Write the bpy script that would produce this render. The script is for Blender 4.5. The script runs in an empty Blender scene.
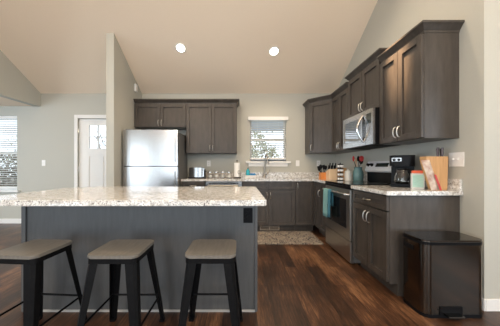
import bpy, bmesh, math, random
from mathutils import Vector, Matrix
random.seed(7)
S = bpy.context.scene
COL = S.collection
PI = math.pi

# ------------------------------------------------------------ camera, world, big lights, exposure
cam_d = bpy.data.cameras.new('camera'); cam = bpy.data.objects.new('camera', cam_d); COL.objects.link(cam)
cam.location = (0, 0, 1.12); cam.rotation_euler = (PI/2, 0, 0)
cam_d.sensor_width = 36; cam_d.lens = 36*232/500
cam_d.shift_x = 10/500; cam_d.shift_y = 4/500
cam_d.clip_start = 0.05; cam_d.clip_end = 200
S.camera = cam
S.view_settings.view_transform = 'Standard'; S.view_settings.look = 'None'
S.view_settings.exposure = 0.10; S.view_settings.gamma = 1; S.view_settings.use_curve_mapping = False

W = bpy.data.worlds.new('sky'); S.world = W; W.use_nodes = True
bg = W.node_tree.nodes['Background']; bg.inputs[0].default_value = (0.80, 0.90, 1.0, 1); bg.inputs[1].default_value = 2.4

def area(name, loc, rot, sx, sy, power, color):
    d = bpy.data.lights.new(name, 'AREA'); d.shape = 'RECTANGLE'; d.size = sx; d.size_y = sy
    d.energy = power; d.color = color
    o = bpy.data.objects.new(name, d); COL.objects.link(o); o.location = loc; o.rotation_euler = rot
    return o
# area lamps added as daylight behind and beside the camera; rear windows are guessed
area('added_daylight_rear_left', (-2.25, -3.5, 1.25), (PI/2, 0, 0), 2.6, 2.25, 30, (0.74, 0.88, 1.0))
area('added_daylight_rear_right', (1.35, -3.5, 1.25), (PI/2, 0, 0), 2.6, 2.25, 30, (0.74, 0.88, 1.0))
area('daylight_side_right', (3.5, -0.6, 1.35), (PI/2, 0, PI/2), 2.0, 1.9, 22, (0.74, 0.88, 1.0))
area('daylight_side_left', (-6.5, 1.6, 1.3), (PI/2, 0, -PI/2), 2.2, 1.8, 78, (0.76, 0.89, 1.0))
area('added_daylight_dining', (-5.3, -3.5, 1.2), (PI/2, 0, 0), 1.5, 1.9, 44, (0.76, 0.89, 1.0))  # added for a highlight on the trash can corner; its window is made up

# ------------------------------------------------------------ materials
def mat(name, col=(.5,.5,.5), rough=.5, metal=0, **kw):
    m = bpy.data.materials.new(name); m.use_nodes = True
    b = m.node_tree.nodes['Principled BSDF']
    b.inputs['Base Color'].default_value = (*col, 1); b.inputs['Roughness'].default_value = rough
    b.inputs['Metallic'].default_value = metal
    for k, v in kw.items():
        b.inputs[k.replace('_', ' ')].default_value = v
    return m
def nd(m, t, **kw):
    n = m.node_tree.nodes.new(t)
    for k, v in kw.items(): setattr(n, k, v)
    return n
def lk(m, a, b): m.node_tree.links.new(a, b)
def bs(m): return m.node_tree.nodes['Principled BSDF']
def noise(m, scale, vec=(1,1,1), detail=4, rough=.55, rot=(0,0,0)):
    tc = nd(m, 'ShaderNodeTexCoord'); mp = nd(m, 'ShaderNodeMapping'); n = nd(m, 'ShaderNodeTexNoise')
    mp.inputs['Scale'].default_value = vec; mp.inputs['Rotation'].default_value = rot
    n.inputs['Scale'].default_value = scale; n.inputs['Detail'].default_value = detail; n.inputs['Roughness'].default_value = rough
    lk(m, tc.outputs['Object'], mp.inputs['Vector']); lk(m, mp.outputs['Vector'], n.inputs['Vector'])
    return n
def ramp(m, fac, stops, interp='LINEAR'):
    r = nd(m, 'ShaderNodeValToRGB'); r.color_ramp.interpolation = interp
    e = r.color_ramp.elements
    while len(e) < len(stops): e.new(.5)
    for i, (p, c) in enumerate(stops):
        e[i].position = p; e[i].color = (*c, 1) if len(c) == 3 else c
    lk(m, fac, r.inputs['Fac']); return r
def bump(m, h, strength=.1, dist=.01):
    b = nd(m, 'ShaderNodeBump'); b.inputs['Strength'].default_value = strength; b.inputs['Distance'].default_value = dist
    lk(m, h, b.inputs['Height']); lk(m, b.outputs['Normal'], bs(m).inputs['Normal'])
def grainy(name, c0, c1, rough=.4, scale=4, vec=(9,9,1), bmp=.05, **kw):
    m = mat(name, c0, rough, **kw); n = noise(m, scale, vec, 6, .6)
    r = ramp(m, n.outputs['Fac'], [(.3, c0), (.7, c1)]); lk(m, r.outputs['Color'], bs(m).inputs['Base Color'])
    if bmp: bump(m, n.outputs['Fac'], bmp, .004)
    return m
def paint(name, c, rough=.6):
    m = mat(name, c, rough); n = noise(m, 90, (1,1,1), 3); bump(m, n.outputs['Fac'], .05, .002)
    r = ramp(m, n.outputs['Fac'], [(.3, tuple(x*.985 for x in c)), (.7, tuple(min(1, x*1.015) for x in c))]); lk(m, r.outputs['Color'], bs(m).inputs['Base Color'])
    return m

M = {}
M['wall'] = paint('greige_wall_paint', (.47, .462, .412))
M['ceiling'] = paint('ceiling_paint', (.86, .725, .58), .85)
M['white'] = paint('white_trim_paint', (.80, .79, .77), .35)
M['stain'] = grainy('dark_stained_maple', (.048, .041, .036), (.078, .067, .059), .36, 3, (6,6,1.2), .02, Specular_IOR_Level=.35)
M['island'] = grainy('grey_stained_panel', (.078, .079, .081), (.100, .101, .103), .38, 5, (8,8,1), .03)
M['dark'] = mat('black_recess', (.008,.007,.007), .7, Specular_IOR_Level=.2)
M['nickel'] = mat('brushed_nickel', (.62,.60,.56), .3, 1)
M['toaster'] = mat('satin_toaster_steel', (.42,.42,.42), .16, 1)
M['chrome'] = mat('chrome', (.55,.55,.55), .16, 1)
M['blackmetal'] = grainy('black_powder_coat', (.004,.004,.0045), (.007,.007,.0075), .4, 40, (1,1,1), .02, Specular_IOR_Level=.08)
M['blackplastic'] = mat('black_plastic', (.007,.007,.008), .28, Specular_IOR_Level=.1)
M['blackglass'] = mat('black_glass', (.008,.008,.009), .05)
M['stoolwood'] = grainy('weathered_grey_wood', (.130,.118,.103), (.180,.166,.146), .42, 5, (14,1.5,5), .05)
M['lightwood'] = grainy('light_beech_wood', (.60,.43,.27), (.72,.54,.36), .45, 5, (8,8,1), .03)
M['tanwood'] = grainy('tan_bamboo_wood', (.50,.28,.12), (.62,.37,.18), .45, 6, (9,9,1), .03)
M['orange'] = grainy('orange_wood', (.52,.17,.03), (.62,.22,.05), .4, 6, (8,8,1), .02)
M['teal'] = mat('teal_glaze', (.12,.23,.24), .15)
M['red'] = mat('red_silicone', (.50,.03,.03), .4)
M['cream'] = mat('cream_ceramic', (.80,.79,.74), .3)
M['paper'] = mat('white_paper', (.85,.85,.84), .8)
M['blue'] = mat('blue_sponge', (.02,.22,.50), .6)
M['cyan'] = mat('cyan_soap', (.03,.42,.52), .25)
M['mint'] = grainy('mint_carton', (.30,.55,.48), (.45,.66,.58), .5, 30, (1,1,2.5), 0)
M['coral'] = mat('orange_lid', (.80,.14,.05), .4)
M['silverbox'] = mat('pale_grey_card', (.62,.63,.62), .4)
M['brownhandle'] = mat('dark_brown_handle', (.05,.02,.018), .3)
M['glass'] = mat('clear_glass', (1,1,1), .02, 0, Transmission_Weight=1.0, IOR=1.45)
M['pane'] = mat('window_pane', (1,1,1), .0, 0, Transmission_Weight=1.0, IOR=1.02)
M['blind'] = mat('white_blind_slat', (.80,.80,.78), .45)
_b = bs(M['blind']); _tr = nd(M['blind'], 'ShaderNodeBsdfTranslucent'); _tr.inputs[0].default_value = (.85,.85,.82,1)
_mx = nd(M['blind'], 'ShaderNodeMixShader'); _mx.inputs[0].default_value = .4
lk(M['blind'], _b.outputs[0], _mx.inputs[1]); lk(M['blind'], _tr.outputs[0], _mx.inputs[2]); lk(M['blind'], _mx.outputs[0], M['blind'].node_tree.nodes['Material Output'].inputs['Surface'])
M['screen'] = mat('dark_display', (.01,.02,.02), .1)
M['bark'] = grainy('bark', (.10,.08,.06), (.22,.18,.14), .9, 8, (4,4,1), .1)
M['leafy'] = grainy('yellow_green_leaves', (.26,.29,.18), (.62,.60,.42), .8, 3, (1,1,1), 0)
M['hedge'] = grainy('brown_green_leaves', (.10,.085,.06), (.26,.21,.15), .9, 3, (1,1,1), 0)
M['concrete'] = grainy('pale_ground', (.45,.43,.38), (.55,.53,.47), .9, 2, (1,1,1), 0)
M['soffit'] = paint('grey_blue_soffit', (.55,.60,.66))

# stainless steel, faint vertical brushing
def steel(name, c, rough, vec):
    m = mat(name, c, rough, 1); n = noise(m, 3, vec, 5, .6)
    mr = nd(m, 'ShaderNodeMapRange'); mr.inputs['To Min'].default_value = rough*.8; mr.inputs['To Max'].default_value = rough*1.25
    lk(m, n.outputs['Fac'], mr.inputs['Value']); lk(m, mr.outputs['Result'], bs(m).inputs['Roughness'])
    return m
M['steel'] = steel('brushed_stainless', (.47,.465,.46), .24, (1,1,60))
_w = noise(M['steel'], 1.0, (7,7,.15), 2); bump(M['steel'], _w.outputs['Fac'], .12, .012)
M['steeldark'] = mat('dark_stainless', (.115,.096,.080), .15, 1)
M['backsteel'] = mat('satin_silver_panel', (.78,.80,.84), .3, .3)
M['rangesteel'] = steel('range_stainless', (.50,.485,.46), .3, (60,1,1))
M['fridgeside'] = mat('grey_fridge_side', (.12,.12,.12), .5)

# granite
def granite():
    m = mat('speckled_granite', (.7,.68,.64), .07)
    n1 = noise(m, 26, detail=6, rough=.65); n2 = noise(m, 120, detail=4, rough=.7); n3 = noise(m, 48, detail=5, rough=.6)
    base = ramp(m, n1.outputs['Fac'], [(.33, (.40,.37,.34)), (.45, (.62,.60,.57)), (.57, (.80,.80,.79))])
    grey = ramp(m, n3.outputs['Fac'], [(.0, (1,1,1)), (.55, (1,1,1)), (.63, (.30,.28,.27)), (1, (.22,.2,.2))])
    spk = ramp(m, n2.outputs['Fac'], [(.0, (.04,.035,.03)), (.395, (.07,.06,.055)), (.44, (1,1,1)), (1, (1,1,1))])
    a = nd(m, 'ShaderNodeMix', data_type='RGBA', blend_type='MULTIPLY'); a.inputs[0].default_value = .55
    b = nd(m, 'ShaderNodeMix', data_type='RGBA', blend_type='MULTIPLY'); b.inputs[0].default_value = 1
    lk(m, base.outputs['Color'], a.inputs[6]); lk(m, grey.outputs['Color'], a.inputs[7])
    lk(m, a.outputs[2], b.inputs[6]); lk(m, spk.outputs['Color'], b.inputs[7])
    lk(m, b.outputs[2], bs(m).inputs['Base Color']); return m
M['granite'] = granite()

# hardwood planks running away from the camera
def planks():
    m = mat('walnut_plank_floor', (.1,.05,.03), .3)
    tc = nd(m, 'ShaderNodeTexCoord'); mp = nd(m, 'ShaderNodeMapping'); mp.inputs['Rotation'].default_value = (0,0,PI/2)
    br = nd(m, 'ShaderNodeTexBrick'); br.offset = .37; br.inputs['Scale'].default_value = 1
    br.inputs['Brick Width'].default_value = 1.1; br.inputs['Row Height'].default_value = .125; br.inputs['Mortar Size'].default_value = .0018
    br.inputs['Mortar Smooth'].default_value = .3
    br.inputs['Color1'].default_value = (0,0,0,1); br.inputs['Color2'].default_value = (1,1,1,1); br.inputs['Mortar'].default_value = (.5,.5,.5,1)
    lk(m, tc.outputs['Object'], mp.inputs['Vector']); lk(m, mp.outputs['Vector'], br.inputs['Vector'])
    g = noise(m, 3.5, (24,1.5,1), 9, .74); big = noise(m, 2.2, (1.6,.7,1), 3)
    mx = nd(m, 'ShaderNodeMix', data_type='RGBA'); mx.inputs[0].default_value = .84
    lk(m, br.outputs['Color'], mx.inputs[6]); lk(m, g.outputs['Color'], mx.inputs[7])
    bw = nd(m, 'ShaderNodeRGBToBW'); lk(m, mx.outputs[2], bw.inputs[0])
    ad = nd(m, 'ShaderNodeMath', operation='ADD'); lk(m, bw.outputs[0], ad.inputs[0])
    sb = nd(m, 'ShaderNodeMath', operation='MULTIPLY_ADD'); lk(m, big.outputs['Fac'], sb.inputs[0]); sb.inputs[1].default_value = .5; sb.inputs[2].default_value = -.25
    lk(m, sb.outputs[0], ad.inputs[1])
    r = ramp(m, ad.outputs[0], [(.32, (.012,.006,.004)), (.45, (.042,.019,.010)), (.55, (.090,.040,.020)), (.68, (.28,.140,.068))])
    dk = nd(m, 'ShaderNodeMix', data_type='RGBA', blend_type='MIX'); lk(m, br.outputs['Fac'], dk.inputs[0])
    lk(m, r.outputs['Color'], dk.inputs[6]); dk.inputs[7].default_value = (.008,.004,.003,1)
    g2 = noise(m, 5, (30,1.3,1), 6, .7); st = ramp(m, g2.outputs['Fac'], [(.36, (.35,.32,.30)), (.50, (1,1,1))])
    ml = nd(m, 'ShaderNodeMix', data_type='RGBA', blend_type='MULTIPLY'); ml.inputs[0].default_value = 1
    lk(m, dk.outputs[2], ml.inputs[6]); lk(m, st.outputs['Color'], ml.inputs[7]); lk(m, ml.outputs[2], bs(m).inputs['Base Color'])
    rr = nd(m, 'ShaderNodeMapRange'); rr.inputs['To Min'].default_value = .26; rr.inputs['To Max'].default_value = .46
    lk(m, g.outputs['Fac'], rr.inputs['Value']); lk(m, rr.outputs['Result'], bs(m).inputs['Roughness'])
    bump(m, g.outputs['Fac'], .18, .004); return m
M['floor'] = planks()

def rugmat():
    m = mat('patterned_rug_wool', (.3,.25,.2), .95)
    n1 = noise(m, 6, detail=2); n2 = noise(m, 60, detail=2); n1.inputs['Distortion'].default_value = 2.5
    r = ramp(m, n1.outputs['Fac'], [(.30, (.12,.09,.08)), (.40, (.36,.31,.25)), (.48, (.38,.33,.27)), (.50, (.05,.045,.05)), (.54, (.05,.045,.05)), (.57, (.46,.40,.33)), (.66, (.22,.14,.11)), (.75, (.46,.41,.35))])
    r2 = ramp(m, n2.outputs['Fac'], [(.35, (.55,.55,.55)), (.6, (1,1,1))])
    a = nd(m, 'ShaderNodeMix', data_type='RGBA', blend_type='MULTIPLY'); a.inputs[0].default_value = .7
    lk(m, r.outputs['Color'], a.inputs[6]); lk(m, r2.outputs['Color'], a.inputs[7]); lk(m, a.outputs[2], bs(m).inputs['Base Color'])
    bump(m, n2.outputs['Fac'], .4, .005); return m
M['rug'] = rugmat()
M['towel'] = mat('teal_towel_cloth', (.20,.40,.40), .9); _n = noise(M['towel'], 120); bump(M['towel'], _n.outputs['Fac'], .4, .003)
M['towelblue'] = mat('blue_towel_cloth', (.05,.20,.28), .9)
def emit(name, c, s):
    m = mat(name, c, .5); bs(m).inputs['Emission Color'].default_value = (*c, 1); bs(m).inputs['Emission Strength'].default_value = s; return m
M['lamp'] = emit('lit_lamp', (1.0,.86,.66), 14)

# ------------------------------------------------------------ geometry helpers
class MB:
    def __init__(s): s.bm = bmesh.new()
    def _bev(s, vs, b, seg=2):
        if b <= 0: return
        es = list({e for v in vs for e in v.link_edges})
        bmesh.ops.bevel(s.bm, geom=es, offset=b, segments=seg, affect='EDGES', clamp_overlap=True)
    def box(s, x0, x1, y0, y1, z0, z1, b=0, mtx=None, seg=2):
        r = bmesh.ops.create_cube(s.bm, size=1); vs = r['verts']
        for v in vs:
            v.co = Vector(((x0+x1)/2+v.co.x*(x1-x0), (y0+y1)/2+v.co.y*(y1-y0), (z0+z1)/2+v.co.z*(z1-z0)))
            if mtx: v.co = mtx @ v.co
        s._bev(vs, b, seg); return s
    def prism(s, pts, axis, a0, a1, b=0):
        """pts 2-D polygon, extruded along axis from a0 to a1; axis x:(y,z) y:(x,z) z:(x,y)"""
        def P(p, a): return {'x': (a, p[0], p[1]), 'y': (p[0], a, p[1]), 'z': (p[0], p[1], a)}[axis]
        A = [s.bm.verts.new(P(p, a0)) for p in pts]; B = [s.bm.verts.new(P(p, a1)) for p in pts]
        n = len(pts); s.bm.faces.new(A); s.bm.faces.new(B[::-1])
        for i in range(n): s.bm.faces.new((A[i], B[i], B[(i+1) % n], A[(i+1) % n]))
        s._bev(A+B, b); return s
    def hull8(s, bot, top, b=0):
        A = [s.bm.verts.new(p) for p in bot]; B = [s.bm.verts.new(p) for p in top]; n = len(A)
        s.bm.faces.new(A[::-1]); s.bm.faces.new(B)
        for i in range(n): s.bm.faces.new((A[i], A[(i+1) % n], B[(i+1) % n], B[i]))
        s._bev(A+B, b); return s
    def lathe(s, prof, c=(0,0,0), n=24, mtx=None, sx=1, sy=1, closed=False):
        rings = []
        for r, z in prof:
            ring = []
            for k in range(n):
                a = 2*PI*k/n; p = Vector((r*math.cos(a)*sx, r*math.sin(a)*sy, z))
                if mtx: p = mtx @ p
                ring.append(s.bm.verts.new(p+Vector(c)))
            rings.append(ring)
        for i in range(len(rings)-1):
            for k in range(n): s.bm.faces.new((rings[i][k], rings[i][(k+1) % n], rings[i+1][(k+1) % n], rings[i+1][k]))
        if closed:
            for k in range(n): s.bm.faces.new((rings[-1][k], rings[-1][(k+1) % n], rings[0][(k+1) % n], rings[0][k]))
        else: s.bm.faces.new(rings[0][::-1]); s.bm.faces.new(rings[-1])
        return s
    def tube(s, pts, r, n=8):
        pts = [Vector(p) for p in pts]; rings = []
        rs = r if isinstance(r, (list, tuple)) else [r]*len(pts)
        t0 = (pts[1]-pts[0]).normalized(); up = Vector((0,0,1)) if abs(t0.z) < .9 else Vector((1,0,0))
        u = t0.cross(up).normalized()
        for i, p in enumerate(pts):
            t = (pts[min(i+1, len(pts)-1)]-pts[max(i-1, 0)]).normalized()
            u = (u-t*u.dot(t)).normalized(); w = t.cross(u)
            rings.append([s.bm.verts.new(p+(u*math.cos(2*PI*k/n)+w*math.sin(2*PI*k/n))*rs[i]) for k in range(n)])
        for i in range(len(rings)-1):
            for k in range(n): s.bm.faces.new((rings[i][k], rings[i][(k+1) % n], rings[i+1][(k+1) % n], rings[i+1][k]))
        s.bm.faces.new(rings[0][::-1]); s.bm.faces.new(rings[-1]); return s
    def build(s, name, m, parent=None, smooth=True, ang=35):
        bmesh.ops.recalc_face_normals(s.bm, faces=s.bm.faces)
        me = bpy.data.meshes.new(name); s.bm.to_mesh(me); s.bm.free()
        me.materials.append(m if not isinstance(m, str) else M[m])
        if smooth:
            me.polygons.foreach_set('use_smooth', [True]*len(me.polygons)); me.set_sharp_from_angle(angle=math.radians(ang))
        o = bpy.data.objects.new(name, me); COL.objects.link(o)
        if parent is not None: o.parent = parent
        return o
def tag(o, label, cat, group=None, kind=None):
    o['label'] = label; o['category'] = cat
    if group: o['group'] = group
    if kind: o['kind'] = kind
    return o
def thing(name, label, cat, loc=(0,0,0), rz=0, group=None):
    o = bpy.data.objects.new(name, None); COL.objects.link(o); o.empty_display_size = .05
    o.location = loc; o.rotation_euler = (0,0,rz); return tag(o, label, cat, group)
def struct(o, label, cat): return tag(o, label, cat, None, 'structure')
def copy_tree(o, parent=None):
    c = o.copy(); COL.objects.link(c)
    if parent is not None: c.parent = parent
    for ch in list(o.children): copy_tree(ch, c)
    return c
def wall_holes(mb, u0, u1, v0, v1, holes, emitbox):
    us = sorted({u0, u1, *[h[0] for h in holes], *[h[1] for h in holes]}); vs = sorted({v0, v1, *[h[2] for h in holes], *[h[3] for h in holes]})
    for i in range(len(us)-1):
        run = None
        for j in range(len(vs)-1):
            cu, cv = (us[i]+us[i+1])/2, (vs[j]+vs[j+1])/2
            inside = any(h[0] < cu < h[1] and h[2] < cv < h[3] for h in holes)
            if not inside: run = (run[0], vs[j+1]) if run else (vs[j], vs[j+1])
            if inside or j == len(vs)-2:
                if run: emitbox(us[i], us[i+1], *run)
                run = None

# ------------------------------------------------------------ the room
BW = 4.61; RW = 1.905; RE = 1.81; PX = -1.95; HX = -3.956; LZ = 2.33; LX = -6.6; BY = -3.6; RX = 3.6; YR = .5
def cz(y): return 2.58+.6*(BW-y) if y > YR else 2.58+.6*(BW-YR)-.6*(YR-y)
o = MB().box(LX-.15, RX+.15, BY-.15, BW+.15, -.1, 0).build('floor', 'floor', smooth=False); struct(o, 'dark brown hardwood plank floor', 'floor')
mb = MB(); T = .12
for (a, b) in ((BW+.15, YR), (YR, BY-.15)):
    mb.prism([(a, cz(a)), (b, cz(b)), (b, cz(b)+T), (a, cz(a)+T)], 'x', HX-.124, RX+.15)
o = mb.build('ceiling', 'ceiling', smooth=False); struct(o, 'vaulted beige ceiling rising toward the camera', 'ceiling')
o = MB().box(LX-.15, HX-.124, BY-.15, BW+.15, LZ, LZ+.12).build('ceiling', 'ceiling', smooth=False); struct(o, 'low flat ceiling of the side room at left', 'ceiling')
WIN = (.20, .915, 1.25, 2.10); DOOR = (-3.22, -2.30, 0, 2.085); LWIN = (-5.35, -4.43, .66, 2.14)
mb = MB(); wall_holes(mb, LX-.15, RW+.15, 0, 2.58, [WIN, DOOR, LWIN], lambda a, b, c, d: mb.box(a, b, BW, BW+.15, c, d))
struct(mb.build('wall_back', 'wall', smooth=False), 'greige back wall with window and entry door', 'wall')
struct(MB().prism([(RE, 0), (BW, 0), (BW, cz(BW)), (RE, cz(RE))], 'x', RW, RW+.13).build('wall_right', 'wall', smooth=False), 'greige right wall behind the range', 'wall')
struct(MB().prism([(3.59, 0), (BW, 0), (BW, cz(BW)), (3.59, cz(3.59))], 'x', PX-.12, PX).build('wall_partition', 'wall', smooth=False), 'short greige partition wall beside the refrigerator', 'wall')
struct(MB().prism([(BY, LZ-.01), (BW, LZ-.01), (BW, cz(BW)), (YR, cz(YR)), (BY, cz(BY))], 'x', HX-.124, HX).build('wall_header', 'wall', smooth=False), 'sloped greige header over the opening at left', 'wall')
struct(MB().box(RW+.13, RX, RE, RE+.13, 0, cz(RE+.13)).build('wall_return', 'wall', smooth=False), 'wall return at the right edge beyond the trash can', 'wall')
mb = MB(); wall_holes(mb, LX-.15, RX+.15, 0, 2.58, [(-6.05, -4.55, .25, 2.15), (-3.6, -.9, .1, 2.4), (0, 2.7, .1, 2.4)], lambda a, b, c, d: mb.box(a, b, BY-.15, BY, c, d))  # rear and dining openings are guessed, added to let daylight in
struct(mb.build('wall_rear', 'wall', smooth=False), 'greige rear wall with guessed windows added for daylight', 'wall')
mb = MB(); wall_holes(mb, BY, RE+.13, 0, 2.5, [(-1.6, .4, .4, 2.3)], lambda a, b, c, d: mb.box(RX, RX+.15, a, b, c, d))
mb.prism([(BY, 2.5), (RE+.13, 2.5), (RE+.13, cz(RE+.13)), (YR, cz(YR)), (BY, cz(BY))], 'x', RX, RX+.15)
struct(mb.build('wall_far_right', 'wall', smooth=False), 'greige side wall with wide window', 'wall')
mb = MB(); wall_holes(mb, BY, BW, 0, 2.45, [(.5, 2.7, .4, 2.2)], lambda a, b, c, d: mb.box(LX-.15, LX, a, b, c, d))
struct(mb.build('wall_left', 'wall', smooth=False), 'greige left wall with wide window', 'wall')
# baseboards
def base(name, x0, x1, y0, y1, lab):
    struct(MB().box(x0, x1, y0, y1, 0, .095, .004).build(name, 'white'), lab, 'baseboard')
base('baseboard_back', LX, -3.285, BW-.014, BW, 'white baseboard under the left window and light switch')
base('baseboard_return', RW-.0, RX, RE-.014, RE, 'white baseboard at the right edge')
base('baseboard_right', RW-.014, RW, RE-.014, 2.0, 'white baseboard behind the trash can')
base('baseboard_partition', PX-.134, PX, 3.576, 3.59, 'white baseboard at the partition end')
base('baseboard_entry', PX-.134, PX-.12, 3.59, BW, 'white baseboard on the entry side of the partition')

# entry door with six small panes
dr = bpy.data.objects.new('door_1', None); COL.objects.link(dr); dr.location = (-3.22, BW+.03, 0); struct(dr, 'white craftsman entry door with six small panes left of the partition', 'door')
mb = MB(); w, h = .92, 2.08
cols = [(.125, .315), (.365, .555), (.605, .795)]; gx0, gx1, gz0, gz1 = .20, .72, 1.49, 1.955
mb.box(.005, gx0, 0, .045, .005, h); mb.box(gx1, w-.005, 0, .045, .005, h); mb.box(gx0, gx1, 0, .045, gz1, h)
mb.box(gx0, gx1, 0, .045, 1.33, gz0); mb.box(gx0, gx1, 0, .045, .005, .2); mb.box(gx0, gx1, .012, .035, .2, 1.33)
mb.box(.435, .485, 0, .045, .2, 1.33)
mb.build('door_panel', 'white', dr, smooth=False)
mb = MB()
for x in (.373, .547): mb.box(x-.01, x+.01, 0, .045, gz0, gz1)
mb.box(gx0, gx1, 0, .045, 1.712, 1.732); mb.build('muntin', 'white', dr, smooth=False)
mb = MB().box(gx0, gx1, .02, .024, gz0, gz1); mb.build('pane', 'pane', dr, smooth=False)
for z in (.25, 1.08, 1.85): MB().tube([(.0, -.004, z-.05), (.0, -.004, z+.05)], .008).build('hinge', 'nickel', dr)
MB().lathe([(.012,0),(.012,.03),(.028,.035),(.03,.06),(.015,.07)], n=16, mtx=Matrix.Rotation(PI/2, 4, 'X'), c=(.86, 0, .98)).build('knob', 'nickel', dr)
mb = MB(); mb.box(-3.285, -3.22, BW-.018, BW, 0, 2.155, .003); mb.box(-2.30, -2.235, BW-.018, BW, 0, 2.155, .003); mb.box(-3.22, -2.30, BW-.018, BW, 2.085, 2.155, .003)
struct(mb.build('trim_1', 'white'), 'white casing round the entry door', 'trim')

# windows
def window(name, W4, lab, mid):
    x0, x1, z0, z1 = W4
    e = bpy.data.objects.new(name, None); COL.objects.link(e); e.location = ((x0+x1)/2, BW+.1, z0); struct(e, lab, 'window')
    w = (x1-x0)/2; h = z1-z0; f = .035; mb = MB()
    mb.box(-w, -w+f, -.02, .03, 0, h); mb.box(w-f, w, -.02, .03, 0, h); mb.box(-w+f, w-f, -.02, .03, 0, f); mb.box(-w+f, w-f, -.02, .03, h-f, h)
    mb.box(-w+f, w-f, -.02, .03, h*mid-.02, h*mid+.02)
    mb.build('window_frame', 'white', e, smooth=False)
    MB().box(-w+f, w-f, .003, .007, f, h*mid-.02).build('pane', 'pane', e, smooth=False)
    MB().box(-w+f, w-f, .003, .007, h*mid+.02, h-f).build('pane', 'pane', e, smooth=False)
    return e
window('window_1', WIN, 'kitchen window over the sink', .5)
window('window_2', LWIN, 'tall window at the far left', .5)
# sill and apron of kitchen window, drywall returns come from the wall itself
mb = MB(); mb.box(.115, 1.0, BW-.055, BW, 1.195, 1.235, .004); mb.box(.20, .915, BW, BW+.08, 1.235, 1.25)
mb.box(.17, .945, BW-.02, BW, 1.13, 1.195, .003)
struct(mb.build('trim_2', 'white'), 'white sill and apron under the kitchen window', 'trim')
mb = MB(); mb.box(-5.42, -4.37, BW-.05, BW, .625, .66, .004); mb.box(-5.35, -4.43, BW, BW+.08, .645, .662)
struct(mb.build('trim_3', 'white'), 'white sill under the far left window', 'trim')
def blind(W4, z_bot, lab, tilt, valance):
    x0, x1, z0, z1 = W4; t = thing('window_blind', lab, 'window blind', ((x0+x1)/2, BW+.035, z1))
    w = (x1-x0)/2-.008
    if valance: MB().box(-w-.045, w+.045, -.085, -.036, -.06, .012, .004).build('valance', 'white', t); MB().box(-w, w, -.036, .03, -.04, -.002).build('headrail', 'white', t)
    else: MB().box(-w, w, -.03, .03, -.05, -.002, .003).build('headrail', 'white', t)
    mb = MB(); z = -.075
    while z1+z > z_bot+.035:
        m4 = Matrix.Translation((0, .0, z)) @ Matrix.Rotation(tilt, 4, 'X')
        mb.box(-w, w, -.024, .024, -.0015, .0015, 0, m4); z -= .043
    mb.build('slats', 'blind', t, smooth=False)
    MB().box(-w, w, -.025, .025, z_bot-z1, z_bot-z1+.035, .004).build('bottom_rail', 'white', t)
    for x in (-w*.6, 0, w*.6) if valance else (-w*.55, w*.55):
        MB().tube([(x, -.026, -.03), (x, -.026, z_bot-z1+.02)], .0015, 5).build('cord', 'paper', t)
blind(WIN, 1.27, 'white slatted blind with valance on the kitchen window over the sink', -.22, True)
blind(LWIN, .69, 'white slatted blind on the tall window at far left', -.4, False)

# ------------------------------------------------------------ outdoors seen through the panes
struct(MB().box(-30, 30, BW+.3, 45, -.5, -.35).build('ground', 'concrete', smooth=False), 'pale ground outside', 'ground')
struct(MB().box(-.9, 2.6, BW+.15, 7.6, 2.44, 2.52).box(-.9, 2.6, 7.5, 7.6, 2.28, 2.44).build('trim_4', 'soffit', smooth=False), 'grey porch soffit outside the kitchen window', 'trim')
def leaf_cloud(c, rx, ry, rz_, n, sz, clumps=0):
    mb = MB(); bm = mb.bm; cc = []
    for _ in range(clumps or 1):
        cc.append(Vector((random.uniform(-rx, rx)*.7, random.uniform(-ry, ry)*.7, random.uniform(-rz_, rz_)*.75)) if clumps else Vector())
    for _ in range(n):
        q = random.choice(cc); k = .38 if clumps else 1
        d = Vector((random.gauss(0,1), random.gauss(0,1), random.gauss(0,1))).normalized()*random.random()**.4
        p = Vector(c)+q+Vector((d.x*rx*k, d.y*ry*k, d.z*rz_*k)); s = sz*random.uniform(.4, 1.2)
        u = Vector((random.uniform(-1,1), random.uniform(-1,1), random.uniform(-1,1))).normalized(); v = u.cross(Vector((.3,.5,.8))).normalized()
        bm.faces.new([bm.verts.new(p-u*s), bm.verts.new(p+v*s*.5), bm.verts.new(p+u*s), bm.verts.new(p-v*s*.5)])
    return mb
def nrm_build(mb, name, m, parent):
    me = bpy.data.meshes.new(name); mb.bm.to_mesh(me); mb.bm.free(); me.materials.append(M[m])
    o = bpy.data.objects.new(name, me); COL.objects.link(o); o.parent = parent; return o
def branches(mb, p, d, L, r, depth):
    q = p+d*L; mid = (p+q)/2+Vector((random.uniform(-1,1), random.uniform(-1,1), 0))*L*.06
    mb.tube([p, mid, q], [r, r*.85, r*.7], 5)
    if depth == 0: return
    for _ in range(3):
        nd_ = (d+Vector((random.uniform(-1,1), random.uniform(-1,1), random.uniform(-.1,.8)))*.75).normalized()
        branches(mb, mid.lerp(q, random.random()), nd_, L*.68, r*.6, depth-1)
def tree(loc, lab, H, crown, leaves):
    t = thing('tree', lab, 'tree', loc); mb = MB(); branches(mb, Vector((0,0,0)), Vector((0,0,1)), H, H*.028, 4 if leaves else 3)
    mb.build('trunk', 'bark', t)
    if leaves: nrm_build(leaf_cloud((0,0,crown[3]), crown[0], crown[1], crown[2], leaves, .07, 14), 'foliage', 'leafy', t)
tree((.95, 10.5, -.35), 'yellow-green leafy tree seen through the left half of the kitchen window', 1.4, (.72,.7,1.0,2.6), 1300)
tree((-5.6, 9.6, -.35), 'bare branched tree seen through the panes of the entry door', 1.7, None, 0)
tree((-11.0, 12.2, -.35), 'leafy tree seen through the upper part of the far left window', 1.2, (1.6,1,1.0,2.4), 1500)
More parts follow.
